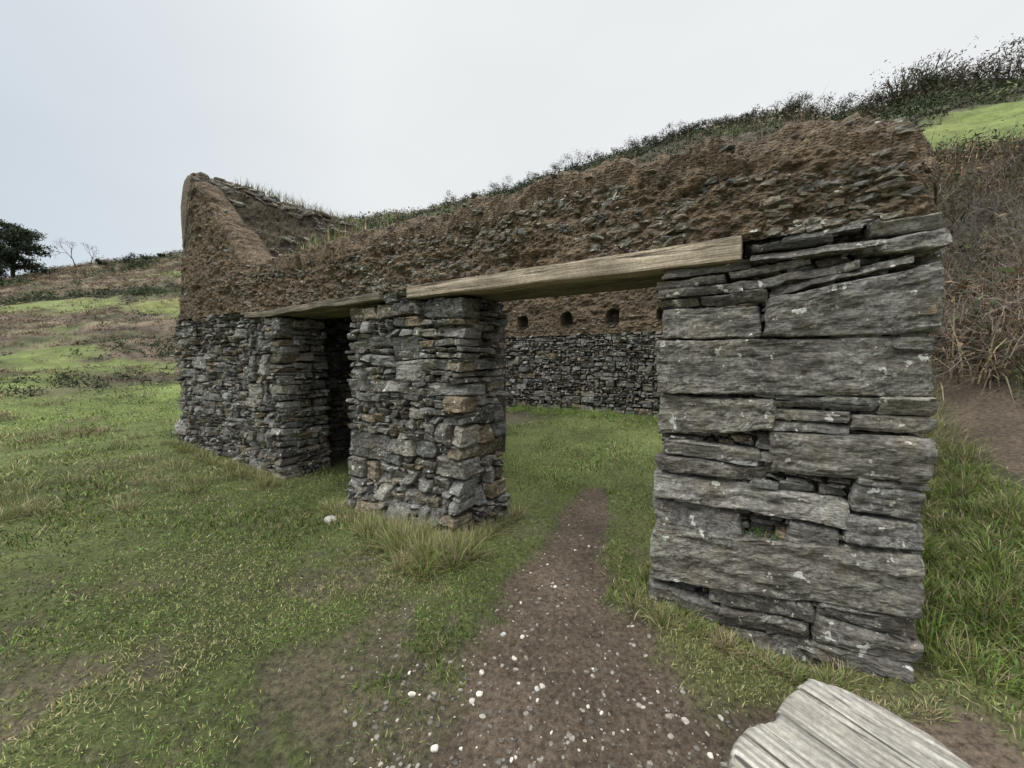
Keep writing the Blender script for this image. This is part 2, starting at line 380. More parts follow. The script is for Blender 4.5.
def core(name, s0, s1, d0, d1, z0, z1):
    P, Q = box_t(max(2, int((s1-s0)/.1)), max(2, int((d1-d0)/.1)), max(2, int((z1-z0)/.1)))
    P = P.copy(); s = (P[:, 0]+1)/2*(s1-s0)+s0; d = (P[:, 1]+1)/2*(d1-d0)+d0; z = (P[:, 2]+1)/2*(z1-z0)+z0
    x, y = W(s, d); V = np.stack([x, y, z], -1); V += .012*np.stack([fbm(x*7, y*7, z*7+i*30) for i in range(3)], -1)
    mk(name, V, quads=Q, col=np.tile([.045, .038, .03], (len(V), 1)), mat=M_cob, parent=root)  # shade put into the core colour, so gaps between stones read as shadow
core("pier_core_a", .07, 1.15, .10, .55, -.3, 2.09); core("pier_core_a_top", .07, .78, .08, .55, 2.09, 2.3)
core("pier_core_b", 2.88, 4.32, .11, .55, -.3, 2.095); core("pier_core_c", 5.90, 9.45, .12, .55, -.3, 2.10)
core("pier_core_d", 6.66, 9.45, .09, .55, 2.10, 2.4); core("pier_core_e", 3.43, 3.79, .08, .55, 2.095, 2.3)
core("end_core", .08, .55, .55, 6.5, -.3, 2.3); core("gable_core", 9.0, 9.42, .55, 6.5, -.3, 2.4); core("back_core", .55, 9.0, 6.1, 6.55, -.3, 2.4)
core("shade_chamber_core_l", 6.23, 6.5, .56, 2.7, -.3, 2.3); core("shade_chamber_core_r", 4.2, 4.42, .56, 2.7, -.3, 2.3); core("shade_chamber_core_b", 4.42, 6.23, 2.48, 2.72, -.3, 2.3)  # cores of the added chamber that darkens the doorway
core("shade_chamber_roof", 4.25, 6.45, .60, 2.68, 2.31, 2.46)  # added unseen ceiling, blocks sky light behind the narrow doorway

# ------------------------------------------------------------------ cob walls
def cob(name, fr, s0, s1, th, zb, zt, res, holes=(), batter=.1, amp=1., rr0=.22, endr=.18, tint=(.185, .138, .090)):
    Of, e, n = fr
    ns = int((s1-s0)/res); s = np.linspace(s0, s1, ns)
    nf = int(.9/res)+8; na_ = 14
    ztv = zt(s); zbv = zb(s); H = ztv-zbv
    tf = np.linspace(0, 1, nf)
    rr = np.minimum(rr0, H*.45)
    rows_d = []; rows_z = []
    for t in tf: rows_d.append(0*s+batter*t*H); rows_z.append(zbv+t*(H-rr))
    dtop0 = batter*H
    for k in range(1, na_+1):
        an = math.pi*k/na_; mid = (dtop0+th)/2; hw = (th-dtop0)/2
        rows_d.append(mid-hw*math.copysign(abs(math.cos(an))**.7, math.cos(an))); rows_z.append(zbv+H-rr+rr*abs(math.sin(an))**.8)
    for t in np.linspace(1, 0, max(8, nf//3)): rows_d.append(0*s+th); rows_z.append(zbv+t*(H-rr))
    D = np.array(rows_d); Zz = np.array(rows_z); S = np.tile(s, (len(D), 1))
    ef = np.sqrt(np.clip(1-(1-np.clip(np.minimum(s-s0, s1-s)/endr, 0, 1))**2, 0, 1)); ef = np.maximum(ef, .02)
    D = th/2+(D-th/2)*ef[None, :]; Zz = zbv+(Zz-zbv)*(.55+.45*ef)[None, :]
    side = np.ones_like(D); side[nf+na_//2:] = -1
    x, d, z = S, D, Zz
    lump = 1-2*np.abs(fbm(x*9, z*11, d*9+4, o=3))
    off = amp*(.05*fbm(x*2.2, z*3+d*3, d*2, o=3)+.018*lump-.01+.034*fbm(x*18, z*26, d*18+9, o=3)+.018*fbm(x*36, z*42, d*34+9, o=2))
    off -= amp*.07*np.clip(fbm(x*4+40, z*7, d*5, o=2)-.2, 0, 1)*2
    D2 = D-side*off; Z2 = Zz+.6*off*np.clip((Zz-zbv-(H-rr*1.3))/.1, 0, 1)
    for hs, hz, hw_, hh in holes:
        inside = (((np.abs(S-hs)/(hw_/2))**3+(np.abs(Zz-hz)/(hh/2))**3) < 1) & (side > 0) & (D < th*.4)
        D2 = np.where(inside, D2+.34, D2)
    X, Y = Of[0]+S*e[0]+D2*n[0], Of[1]+S*e[1]+D2*n[1]
    m_, n_ = D.shape; ix = np.arange(m_*n_).reshape(m_, n_)
    q = np.stack([ix[:-1, :-1], ix[:-1, 1:], ix[1:, 1:], ix[1:, :-1]], -1).reshape(-1, 4)
    if e[0]*n[1]-e[1]*n[0] < 0: q = q[:, ::-1]
    t = fbm(x*1.7, z*4, d, o=4)[..., None]
    c = np.array(tint)*(1+.4*t)+np.clip(-t, 0, 1)*np.array([.05, .045, .035])
    mk(name, np.stack([X, Y, Z2], -1).reshape(-1, 3), quads=q, col=c.reshape(-1, 3), mat=M_cob, parent=root, smooth=False)
    return dict(S=s, D=D2, Z=Z2, n=nf+na_//2, fr=fr)
def flakes(name, C, count, smin, smax, big=.07, dark=1., brown=1., cl=.0):
    Of, e, n = C['fr']; P8, Q8 = box_t(2, 2, 2); Vs = []; Cs = []; Qs = []; c = 0
    P8 = P8/np.maximum(np.linalg.norm(P8, axis=1, keepdims=True), .5)**.35*.58; ns = len(C['S']); i = 0
    while i < count:
        si = rng.uniform(smin, smax); a = int(np.clip((si-C['S'][0])/(C['S'][-1]-C['S'][0])*(ns-1), 1, ns-2))
        j = int(rng.uniform(1, C['n']-1)); d = C['D'][j, a]; z = C['Z'][j, a]; i += 1
        if vn(np.array([si*2.3]), np.array([z*5]))[0] < cl-rng.random()*.5: continue
        L = big*rng.uniform(.12, 1)**2.4+.010; hh = L*rng.uniform(.16, .5); dp = L*rng.uniform(.5, .9)
        p = P8*np.array([L, dp, hh])*(1+rng.uniform(-.25, .25, P8.shape))
        an = rng.normal(0, .25); p = np.stack([p[:, 0]*math.cos(an)-p[:, 2]*math.sin(an), p[:, 1], p[:, 0]*math.sin(an)+p[:, 2]*math.cos(an)], -1)
        an = rng.normal(0, .35); p = np.stack([p[:, 0]*math.cos(an)-p[:, 1]*math.sin(an), p[:, 0]*math.sin(an)+p[:, 1]*math.cos(an), p[:, 2]], -1)
        s = si+p[:, 0]; dd = d+p[:, 1]+dp*.28; zz = z+p[:, 2]
        Vs.append(np.stack([Of[0]+s*e[0]+dd*n[0], Of[1]+s*e[1]+dd*n[1], zz], -1)); Qs.append(Q8+c); c += len(P8)
        g = rng.uniform(.10, .25)*dark; w = rng.uniform(.2, 1.1)*brown; Cs.append(np.tile([g*(1+.22*w), g*(1+.02*w), g*(1-.26*w)], (len(P8), 1)))
    Q = np.concatenate(Qs)
    if e[0]*n[1]-e[1]*n[0] < 0: Q = Q[:, ::-1]
    mk(name, np.concatenate(Vs), quads=Q, col=np.concatenate(Cs), mat=M_stone, parent=root)
def zt_front(s):
    return .03+np.interp(s, [-.06, .1, .3, .6, 1, 1.9, 3.1, 4.3, 6.0, 6.8, 7.1, 7.6, 8.3, 8.9, 9.6], [2.48, 2.65, 2.74, 2.80, 2.85, 2.89, 2.88, 2.89, 2.9, 2.92, 3.1, 3.55, 4.1, 4.6, 4.85])+.045*fbm(s*2.5, 0*s+3)+.04*fbm(s*9, 0*s+8)
zb_front = lambda s: np.interp(s, [0, .25, .7, .8, 3.35, 3.45, 3.8, 3.9, 6.6, 6.75, 9.6], [2.16, 2.2, 2.2, 2.20, 2.205, 2.2, 2.2, 2.19, 2.19, 2.22, 2.25])
F0 = (O, E, NI)
Cf = cob("front_cob_wall", F0, -.02, 9.58, .62, zb_front, zt_front, .012, batter=.10)
flakes("front_cob_stones", Cf, 2000, .05, 4.5, .075); flakes("front_cob_stones_far", Cf, 950, 4.5, 9.5, .085)
gx = W(8.92, 0.0)
Cg = cob("gable_cob_wall", (np.array(gx), NI, E), .1, 6.7, .62, lambda s: 0*s+2.15, lambda s: 4.86+.06*fbm(s*1.7, 0*s)+.03*fbm(s*6, 0*s)-.10*sst(3, 6, s), .03, batter=.06, tint=(.18, .148, .108))
flakes("gable_stones", Cg, 1700, .3, 6.5, .26, 1.3, .7)
Cb = cob("back_cob_wall", (np.array(bx), E, NI), .3, 9.2, .6, lambda s: 0*s+2.14, lambda s: 3.3+.1*fbm(s*1.2, 0*s), .03, batter=.02,
         holes=[(s_, 2.50, .30, .36) for s_ in (1.3, 2.45, 3.57, 4.69, 5.93, 7.1, 8.2)])
flakes("back_cob_stones", Cb, 500, .4, 9, .12)
ex = W(.58, 0)
cob("end_cob_wall", (np.array(ex), NI, -E), .3, 6.6, .6, lambda s: 0*s+2.14, lambda s: 2.62+.1*fbm(s*1.2, 0*s), .05)

# ------------------------------------------------------------------ timber
def beam(name, L, dp, h, s_right, d, z, mat, warp=.01, taper=0.):
    P, Q = box_t(60, 6, 6); half = np.array([L, dp, h])/2; r = .012
    qq = P*half; inn = np.clip(qq, -(half-r), half-r); dd = qq-inn; qq = inn+dd/(np.linalg.norm(dd, axis=1, keepdims=True)+1e-9)*r
    x = qq[:, 0]; sd = rng.uniform(0, 50)
    qq[:, 2] *= 1+taper*(x/half[0])
    qq[:, 2] += warp*fbm(x*1.5+sd, 0*x, o=2)+.004*fbm(x*8, qq[:, 1]*10+sd, o=2)
    qq[:, 1] += warp*fbm(x*1.8+sd+9, 0*x, o=2)+.003*vn(x*3, qq[:, 2]*70+sd)
    ob = mk(name, qq, quads=Q, mat=mat, parent=root)
    cx, cy = W(s_right+L/2, d+dp/2)
    ob.matrix_world = Matrix(((-E[0], NI[0], 0, cx), (-E[1], NI[1], 0, cy), (0, 0, 1, z+h/2), (0, 0, 0, 1))); return ob
beam("oak_lintel", 2.62, .17, .118, .79, -.06, 2.095, M_wood, warp=.012, taper=.12)
beam("oak_lintel_mid", 2.2, .19, .09, .95, .125, 2.105, M_wood2); beam("oak_lintel_back", 2.2, .25, .10, .95, .33, 2.10, M_wood2)
beam("grey_lintel", 2.82, .15, .075, 3.81, -.07, 2.115, M_wood2, warp=.035); beam("grey_lintel_mid", 2.3, .2, .075, 4.0, .11, 2.11, M_wood2)
beam("grey_lintel_back", 2.3, .25, .075, 4.0, .33, 2.11, M_wood2)
# weathered log seat in the foreground
poly = np.array([(1.0, 1.235), (1.07, 1.225), (1.20, 1.10), (1.235, .97), (1.21, .75), (1.0, .50), (.7, .40), (.42, .46), (.3, .62), (.38, .80), (.56, .935), (.78, 1.08), (.90, 1.18)])
pc = poly.mean(0); K = 260; ang = np.linspace(0, 2*math.pi, K, endpoint=False)
pa = np.unwrap(np.arctan2(poly[:, 1]-pc[1], poly[:, 0]-pc[0])); pr = np.hypot(*(poly-pc).T); o_ = np.argsort(pa % (2*math.pi))
rad = np.interp(ang, (pa % (2*math.pi))[o_], pr[o_], period=2*math.pi)
rows = [(k_, .5) for k_ in np.linspace(0, .9, 44)]+[(.94, .497), (.965, .49), (.985, .478), (.997, .46), (1.005, .43), (.99, .36), (1.0, .25), (1.0, .1), (1.0, -.1)]
RA = math.radians(-58); ca, sa = math.cos(RA), math.sin(RA)
V = []
for k, zz in rows:
    rr_ = rad*k*(1+.02*k*fbm(np.cos(ang)*7+zz*2, np.sin(ang)*7, o=4)); x = rr_*np.cos(ang); y = rr_*np.sin(ang)
    lx, ly = x*ca+y*sa, -x*sa+y*ca
    cr = np.clip(fbm(lx*1.2+5, ly*15+.6*np.sin(lx*6), o=2)-.36, 0, 1)
    z = zz+(.008*fbm(lx*2, ly*30, o=3)-.09*cr+.035*fbm(lx*2, ly*3+7, o=3))*(zz > .3)
    V.append(np.stack([lx, ly, z], -1))
V = np.array(V); m_, n_ = V.shape[:2]; ix = np.arange(m_*n_).reshape(m_, n_); ixn = np.roll(ix, -1, 1)
q = np.stack([ix[:-1], ix[1:], ixn[1:], ixn[:-1]], -1).reshape(-1, 4)
lg = mk("weathered_log_seat", V.reshape(-1, 3), quads=q, mat=M_wood3, smooth=True)
lg.matrix_world = Matrix.Translation((pc[0], pc[1], -.01)) @ Matrix.Rotation(RA, 4, 'Z')

# ------------------------------------------------------------------ blades
def blades(name, x, y, z, L, w, lean, col, mat=M_leaf, nseg=2, yaw=None, curve=.6, grad=(.5, 1.25)):
    n = len(x); yaw = rng.uniform(0, 2*math.pi, n) if yaw is None else yaw
    dx, dy = np.cos(yaw), np.sin(yaw); f = rng.uniform(0, 2*math.pi, n); wx, wy = np.cos(f), np.sin(f)
    P = []
    for k in range(nseg+1):
        t = k/nseg; hor = L*np.sin(lean)*t*(1-curve+curve*t); ver = L*np.cos(lean)*t*(1-.25*curve*t*np.sin(lean)) if curve < .9 else L*np.cos(lean*(.3+.8*t))*t
        bx_, by_, bz_ = x+dx*hor, y+dy*hor, z+ver
        if k < nseg:
            ww = w*(1-.45*t)/2; P += [np.stack([bx_-wx*ww, by_-wy*ww, bz_], -1), np.stack([bx_+wx*ww, by_+wy*ww, bz_], -1)]
        else: P.append(np.stack([bx_, by_, bz_], -1))
    k = len(P); V = np.stack(P, 1).reshape(-1, 3); b = (np.arange(n)*k)[:, None]
    qs = [b+np.array([[2*i, 2*i+1, 2*i+3, 2*i+2]]) for i in range(nseg-1)]
    quads = np.concatenate(qs) if qs else None; tris = b+np.array([[2*nseg-2, 2*nseg-1, 2*nseg]])
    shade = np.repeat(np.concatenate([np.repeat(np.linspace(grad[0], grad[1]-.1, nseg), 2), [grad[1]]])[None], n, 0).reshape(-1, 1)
    return mk(name, V, quads=quads, tris=tris, col=np.repeat(col, k, 0)*shade, mat=mat)
def inwall(x, y):
    s, d = SD(x, y); f = (d > -.02) & (d < .62) & (((s > -.02) & (s < 1.24)) | ((s > 2.78) & (s < 4.42)) | ((s > 5.8) & (s < 9.6)))
    return f | ((d > 5.98) & (d < 6.6) & (s > 0) & (s < 9.5)) | ((s > 8.9) & (s < 9.5) & (d > 0) & (d < 6.6)) | ((s > 0) & (s < .6) & (d > 0) & (d < 6.6)) | ((s > 4.2) & (s < 6.5) & (d > .5) & (d < 2.7))
def pick(green, n, straw=.2):
    c = np.array(green)[None]*rng.uniform(.5, 1.5, (n, 1)); c[:, 0] *= rng.uniform(.8, 1.35, n)
    m = rng.random(n) < straw; c[m] = np.array([.38, .32, .19])*rng.uniform(.45, 1.3, (m.sum(), 1)); return c
n = 320000
r = np.exp(rng.uniform(math.log(.9), math.log(19), n)); a = np.radians(rng.uniform(-60, 60, n))
x, y = r*np.sin(a), r*np.cos(a); dm = dirt(x, y); cv = cover(x, y)
thin = fbm(x*1.3+7, y*1.3, o=4)
keep = (rng.random(n) > dm*1.1) & ~inwall(x, y) & (rng.random(n) > cv*.5) & (rng.random(n) < .9+1.7*thin)
x, y, r, thin = x[keep], y[keep], r[keep], thin[keep]; n = len(x)
s_, d_ = SD(x, y)
tall = (np.clip(fbm(x*1.7, y*1.7, o=4)+.1, 0, 1)*1.7+.6)
right = sst(2.0, 2.6, x)*(d_ < 3); tall = tall*(1+1.4*right)
L = rng.uniform(.016, .05, n)*tall*(1+r*.07); w = rng.uniform(.0018, .0038, n)*(1+r*.42)
col = pick((.145, .215, .052), n, .22); patch = fbm(x*1.1+2, y*1.1, o=4)
pale = np.clip(.08+patch*2.4, 0, 1)[:, None]*(d_ < 1)[:, None]; col = col*(1-.5*pale)+.5*pale*np.array([.32, .27, .15])
col = col*(1-.35*np.clip(-patch*2.5, 0, 1))[:, None]
gr = (sst(5, 14, r)*(d_ < 0))[:, None]; col = col*(1+.2*gr)
blades("meadow_grass", x, y, terr(x, y)-.004, L, w, np.abs(rng.normal(.7, .4, n)), col)

def tufts(name, cs, straw, green=(.15, .205, .055), per=160):
    X_, Y_, L_, W_, Ya, C_ = [], [], [], [], [], []
    for (cx, cy, rad_, ln) in cs:
        m = int(per*rng.uniform(.5, 1.4)); aa = rng.uniform(0, 2*math.pi, m); q_ = rad_*np.sqrt(rng.random(m)); sc = rng.uniform(.5, 1.25)
        xx, yy = cx+q_*np.cos(aa), cy+q_*np.sin(aa); X_.append(xx); Y_.append(yy)
        L_.append(ln*sc*rng.uniform(.4, 1.15, m)); W_.append(rng.uniform(.002, .005, m)); Ya.append(aa+rng.normal(0, .8, m)); C_.append(pick(green, m, np.clip(straw+rng.normal(0, .15), 0, 1)))
    cc = np.concatenate; X_, Y_, L_, W_, Ya, C_ = map(cc, (X_, Y_, L_, W_, Ya, C_))
    blades(name, X_, Y_, terr(X_, Y_)-.005, L_, W_, np.abs(rng.normal(.75, .42, len(X_))), C_, nseg=3, yaw=Ya)
cs = []
for s in np.arange(.3, 1.25, .05): cs.append((*W(s, -.04-.14*rng.random()), .06, .11))
for s in np.arange(.0, .3, .07): cs.append((*W(s, -.1-.14*rng.random()), .05, .06))
for s in np.arange(2.75, 4.5, .07): cs.append((*W(s, -.20-.22*rng.random()), .08, .17))
for s in np.arange(5.7, 9.6, .10): cs.append((*W(s, -.12-.15*rng.random()), .08, .15))
for d in np.arange(-.2, .7, .1): cs.append((*W(2.66, d), .08, .2)); cs.append((*W(1.3, d+.1), .05, .1))
for i in range(60): cs.append((*W(rng.uniform(2.5, 3.6), -.38+rng.normal(0, .12)), .07, .24))
tufts("wall_base_grass", cs, .5)
cs = [(rng.uniform(1.95, 4.2), rng.uniform(1.2, 3.4), .09, rng.uniform(.10, .22)) for i in range(240)]
cs = [c for c in cs if dirt(np.array([c[0]]), np.array([c[1]]))[0] < .3 and not inwall(np.array([c[0]]), np.array([c[1]]))[0]]
tufts("rough_grass_bank", cs, .3, (.15, .225, .05), 140)
cs = []
for i in range(700):
    a_ = math.radians(rng.uniform(43, 60)); r_ = rng.uniform(5.2, 11); cs.append((r_*math.sin(a_), r_*math.cos(a_), .18, rng.uniform(.14, .32)))
cs = [c for c in cs if dirt(np.array([c[0]]), np.array([c[1]]))[0] < .1 and dirt(np.array([c[0]-.25]), np.array([c[1]-.2]))[0] < .2 and not (SD(c[0], c[1])[0] > -.4 and SD(c[0], c[1])[1] < 7)]
tufts("tussock_grass", cs, .5, (.15, .21, .055), 80)
cs = [(-rng.uniform(2.5, 10), rng.uniform(3.5, 12), .12, rng.uniform(.08, .24)) for i in range(300)]
tufts("dead_grass_tufts", [c for c in cs if SD(c[0], c[1])[1] < -.3], .7, per=90)
cs = [(*W(rng.uniform(.7, 8.8), 5.9-rng.random()**2*.5), .08, rng.uniform(.12, .26)) for i in range(170)]
tufts("interior_grass", cs, .03, (.17, .28, .06), per=60)

Xs, Ys, Zs = [], [], []
def topt(s, d, z, m, rad_):
    for i in range(m):
        x_, y_ = W(s+rng.normal(0, rad_), d+rng.normal(0, .06)); Xs.append(x_); Ys.append(y_); Zs.append(z+rng.uniform(-.05, 0.02))
for k in range(30): topt(9.2, 1.0+k*.09, 4.86, 26, .09)
for k in range(12): topt(5.2+rng.normal(0, .25), .3, 2.95, 20, .08)
for k in range(14): topt(4.1+k*.25, .35, 2.92, 8, .12)
Xs, Ys, Zs = map(np.array, (Xs, Ys, Zs)); n = len(Xs)
blades("wall_top_grass", Xs, Ys, Zs, rng.uniform(.06, .26, n), np.full(n, .009), np.abs(rng.normal(.4, .3, n)), pick((.14, .18, .06), n, .35), M_leaf, nseg=2)
n = 70; s = rng.uniform(.5, 1.6, n); x, y = W(s, .35+rng.normal(0, .08, n))
blades("dead_stalks", x, y, zt_front(s)-.05, rng.uniform(.08, .32, n), np.full(n, .0035), np.abs(rng.normal(.15, .12, n)), np.tile([.2, .16, .11], (n, 1)), M_twig, nseg=2)
n = 60; s = .64+rng.normal(0, .05, n); x, y = W(s, .0+rng.uniform(-.01, .04, n))
blades("wall_fern", x, y, .56+rng.uniform(-.01, .02, n), rng.uniform(.03, .09, n), np.full(n, .006), np.abs(rng.normal(.9, .3, n)), pick((.07, .14, .035), n, .05), M_leaf, nseg=2)

# ------------------------------------------------------------------ hillside scrub
def scrub(name, cx, cy, size, per, cols, wfac=.03, up=.9, mat=M_twig, nseg=1, sink=.1, lm=.55, ls=.4, curve=.6, var=(.55, 1.4)):
    n = len(cx); x = np.repeat(cx, per); y = np.repeat(cy, per); sz = np.repeat(size, per); m = n*per
    aa = rng.uniform(0, 2*math.pi, m); q_ = sz*.6*np.sqrt(rng.random(m)); x = x+q_*np.cos(aa); y = y+q_*np.sin(aa)
    L = sz*rng.uniform(.35, 1, m)*up*(1-.4*(q_/sz)); c = np.repeat(cols, per, 0)*rng.uniform(var[0], var[1], (m, 1))
    blades(name, x, y, terr(x, y)-sink*sz, L, sz*wfac*rng.uniform(.6, 1.4, m), np.abs(rng.normal(lm, ls, m)), c, mat, nseg=nseg, yaw=aa+rng.normal(0, 1.3, m), curve=curve)
def leafball(cens, rads, per, size, cols, squash=.7):
    n_ = len(cens)*per; c = np.repeat(cens, per, 0); R_ = np.repeat(rads, per)[:, None]; S_ = np.repeat(size, per)[:, None]
    v = rng.normal(0, 1, (n_, 3)); v /= np.linalg.norm(v, axis=1, keepdims=True); rr_ = rng.random((n_, 1))**.4
    lob = (.7+.5*vn(v[:, 0]*1.8+c[:, 0], v[:, 1]*1.8+c[:, 1], v[:, 2]*1.8))[:, None]
    p = c+v*R_*rr_*lob*np.array([1, 1, squash])
    a_ = rng.normal(0, 1, (n_, 3)); a_ /= np.linalg.norm(a_, axis=1, keepdims=True); b_ = np.cross(a_, rng.normal(0, 1, (n_, 3))); b_ /= np.linalg.norm(b_, axis=1, keepdims=True)
    s_ = S_*rng.uniform(.5, 1.3, (n_, 1)); V = np.stack([p-a_*s_, p+b_*s_*.6, p+a_*s_], 1).reshape(-1, 3)
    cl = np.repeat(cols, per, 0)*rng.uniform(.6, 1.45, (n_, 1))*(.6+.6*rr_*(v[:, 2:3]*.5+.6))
    return V, np.arange(n_*3).reshape(-1, 3), np.repeat(cl, 3, 0)
pal = np.array([[.16, .105, .07], [.12, .098, .075], [.10, .12, .05], [.04, .055, .024], [.25, .205, .14]])
def place(n, a0, a1, pw=.8, r0f=.9, r1f=1.04):
    a = rng.uniform(a0, a1, n); ar = np.radians(a); r0 = np.interp(a, AZ, R0); R_ = np.interp(a, AZ, RR)
    r = r0*r0f+(R_*r1f-r0*r0f)*rng.random(n)**pw; x, y = r*np.sin(ar), r*np.cos(ar); sx, dx_ = SD(x, y)
    ins = (sx > -.3) & (sx < 10) & (dx_ > -.5) & (dx_ < 7.2)
    k = (rng.random(n) < cover(x, y)) & ~ins & (dirt(x, y) < .2); return x[k], y[k], r[k], a[k]
x, y, r, a = place(4500, -62, 62, .9); n = len(x)
lf = sst(5, -25, a)
p1 = np.where(rng.random(n) < lf*.55, 0, 1); p1 = np.where(rng.random(n) < .2, 2, p1); p1 = np.where(rng.random(n) < .25, 4, p1)
scrub("hillside_scrub", x, y, (.3+r*.008)*rng.uniform(.6, 1.5, n), 18, pal[p1], .05, lm=.8, ls=.5)
# rounded gorse / heather / bracken cushions
xl, yl, rl, al = place(9500, -62, -30, .8, 1.0, 1.02); xr, yr, rr2, ar2 = place(7000, -30, 62, .6, 1.15, 1.02)
x, y, r, a = (np.concatenate(t) for t in ((xl, xr), (yl, yr), (rl, rr2), (al, ar2))); n = len(x); nf = fbm(x/7+2, y/7, o=3)+rng.normal(0, .14, n)
left = a < -25
pi = np.where(left, np.where(nf > .22, 3, np.where(nf > .02, 2, np.where(rng.random(n) < .5, 0, np.where(rng.random(n) < .55, 4, 1)))),
              np.where(nf > -.05, 3, np.where(rng.random(n) < .5, 2, np.where(rng.random(n) < .7, 1, 4))))
sz = (.2+r*.012)*rng.uniform(.4, 1.5, n)*np.where(left, np.where(pi == 3, .9, .5), 1.1)
c = pal[pi]*rng.uniform(.55, 1.45, (n, 1))
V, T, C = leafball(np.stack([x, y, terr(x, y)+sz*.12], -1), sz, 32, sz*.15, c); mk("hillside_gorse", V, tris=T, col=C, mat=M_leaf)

def branchmesh(segs, ns=5):
    S0 = np.array([s_[0] for s_ in segs]); S1 = np.array([s_[1] for s_ in segs]); r0_ = np.array([s_[2] for s_ in segs]); r1_ = np.array([s_[3] for s_ in segs])
    ax = S1-S0; ax /= np.linalg.norm(ax, axis=1, keepdims=True)+1e-9
    u = np.cross(ax, [.3, .8, .52]); u /= np.linalg.norm(u, axis=1, keepdims=True)+1e-9; v = np.cross(ax, u)
    V = []
    for p, r_ in ((S0, r0_), (S1, r1_)):
        for k_ in range(ns): t = 2*math.pi*k_/ns; V.append(p+r_[:, None]*(u*math.cos(t)+v*math.sin(t)))
    V = np.stack(V, 1).reshape(-1, 3); b = (np.arange(len(segs))*2*ns)[:, None]
    Q = np.concatenate([b+np.array([[k_, (k_+1) % ns, ns+(k_+1) % ns, ns+k_]]) for k_ in range(ns)])
    return V, Q
def grow(p, d, L, r_, depth, segs, tips, spread=.6, up=.15):
    d = d/np.linalg.norm(d); q_ = p
    for k_ in range(3):
        d = d+rng.normal(0, .13, 3)+np.array([0, 0, up*.3]); d /= np.linalg.norm(d); q2 = q_+d*L/3
        segs.append((q_, q2, r_*(1-.12*k_), r_*(1-.12*(k_+1)))); q_ = q2
    if depth == 0: tips.append(q_); return
    for k_ in range(rng.integers(2, 4)):
        nd = d+rng.normal(0, spread, 3); nd[2] += up; grow(q_, nd, L*rng.uniform(.6, .82), r_*.62, depth-1, segs, tips, spread, up)
# near thicket on the right bank : tangled stems, leafy clumps and branching twigs
n = 800; a = np.radians(rng.uniform(43, 60, n)); r = rng.uniform(7.6, 22, n); x, y = r*np.sin(a), r*np.cos(a)
sx, dx_ = SD(x, y); k = (dirt(x, y) < .1) & ~((sx > -.6) & (dx_ < 7)) & (cover(x, y) > .3); x, y, r = x[k], y[k], r[k]; n = len(x)
clump = fbm(x/1.6, y/1.6, o=2)
sz = rng.uniform(.35, 1.0, n)*(1+.02*r)*(1+1.1*clump)
cols = np.array([[.14, .11, .085], [.24, .205, .16], [.065, .052, .04], [.16, .105, .065], [.22, .18, .11]])[rng.integers(0, 5, n)]*(1+.8*clump)[:, None]
scrub("bramble_thicket", x, y, sz, 80, cols, .011, 1.0, nseg=3, lm=1.05, ls=.6, curve=1.0, var=(.35, 1.8))
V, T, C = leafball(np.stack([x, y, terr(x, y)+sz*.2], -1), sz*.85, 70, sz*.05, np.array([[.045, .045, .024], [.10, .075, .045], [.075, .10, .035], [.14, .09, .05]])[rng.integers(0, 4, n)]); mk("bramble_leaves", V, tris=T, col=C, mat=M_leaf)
proto = []
for k in range(5):
    sg, tp = [], []
    for j in range(4): grow(np.zeros(3), rng.normal(0, .8, 3)*np.array([1, 1, .2])+np.array([0, 0, .8]), .42, .012, 4, sg, tp, .75, .0)
    proto.append(branchmesh(sg, 3))
VV = []; QQ = []; CC = []; c0 = 0
for i in range(90):
    a_ = math.radians(rng.uniform(43.5, 58)); r_ = rng.uniform(7.4, 17); px, py = r_*math.sin(a_), r_*math.cos(a_)
    if SD(px, py)[0] > -.6 and SD(px, py)[1] < 7: continue
    Vp, Qp = proto[rng.integers(0, 5)]; t = rng.uniform(0, 6.28); sc = rng.uniform(.7, 1.4); Rm = np.array([[math.cos(t), -math.sin(t), 0], [math.sin(t), math.cos(t), 0], [0, 0, 1]])
    VV.append(Vp@Rm.T*sc+np.array([px, py, float(terr(np.array([px]), np.array([py]))[0])-.05])); QQ.append(Qp+c0); c0 += len(Vp); CC.append(np.tile(np.array([.17, .145, .12])*rng.uniform(.5, 1.5), (len(Vp), 1)))
mk("bare_blackthorn_twigs", np.concatenate(VV), quads=np.concatenate(QQ), col=np.concatenate(CC), mat=M_twig)
# scattered dead bracken on the left slope
n = 1900; a = np.radians(rng.uniform(-62, -28, n)); r = rng.uniform(7, 24, n); x, y = r*np.sin(a), r*np.cos(a)
k = (fbm(x/2.5, y/2.5, o=4) > .05) & ~((SD(x, y)[0] < 9.9) & (SD(x, y)[1] > -.4)); x, y = x[k], y[k]; n = len(x)
scrub("dead_bracken", x, y, rng.uniform(.15, .5, n), 46, pal[[0, 4, 1]][rng.integers(0, 3, n)], .025, .9, nseg=2, lm=.9)

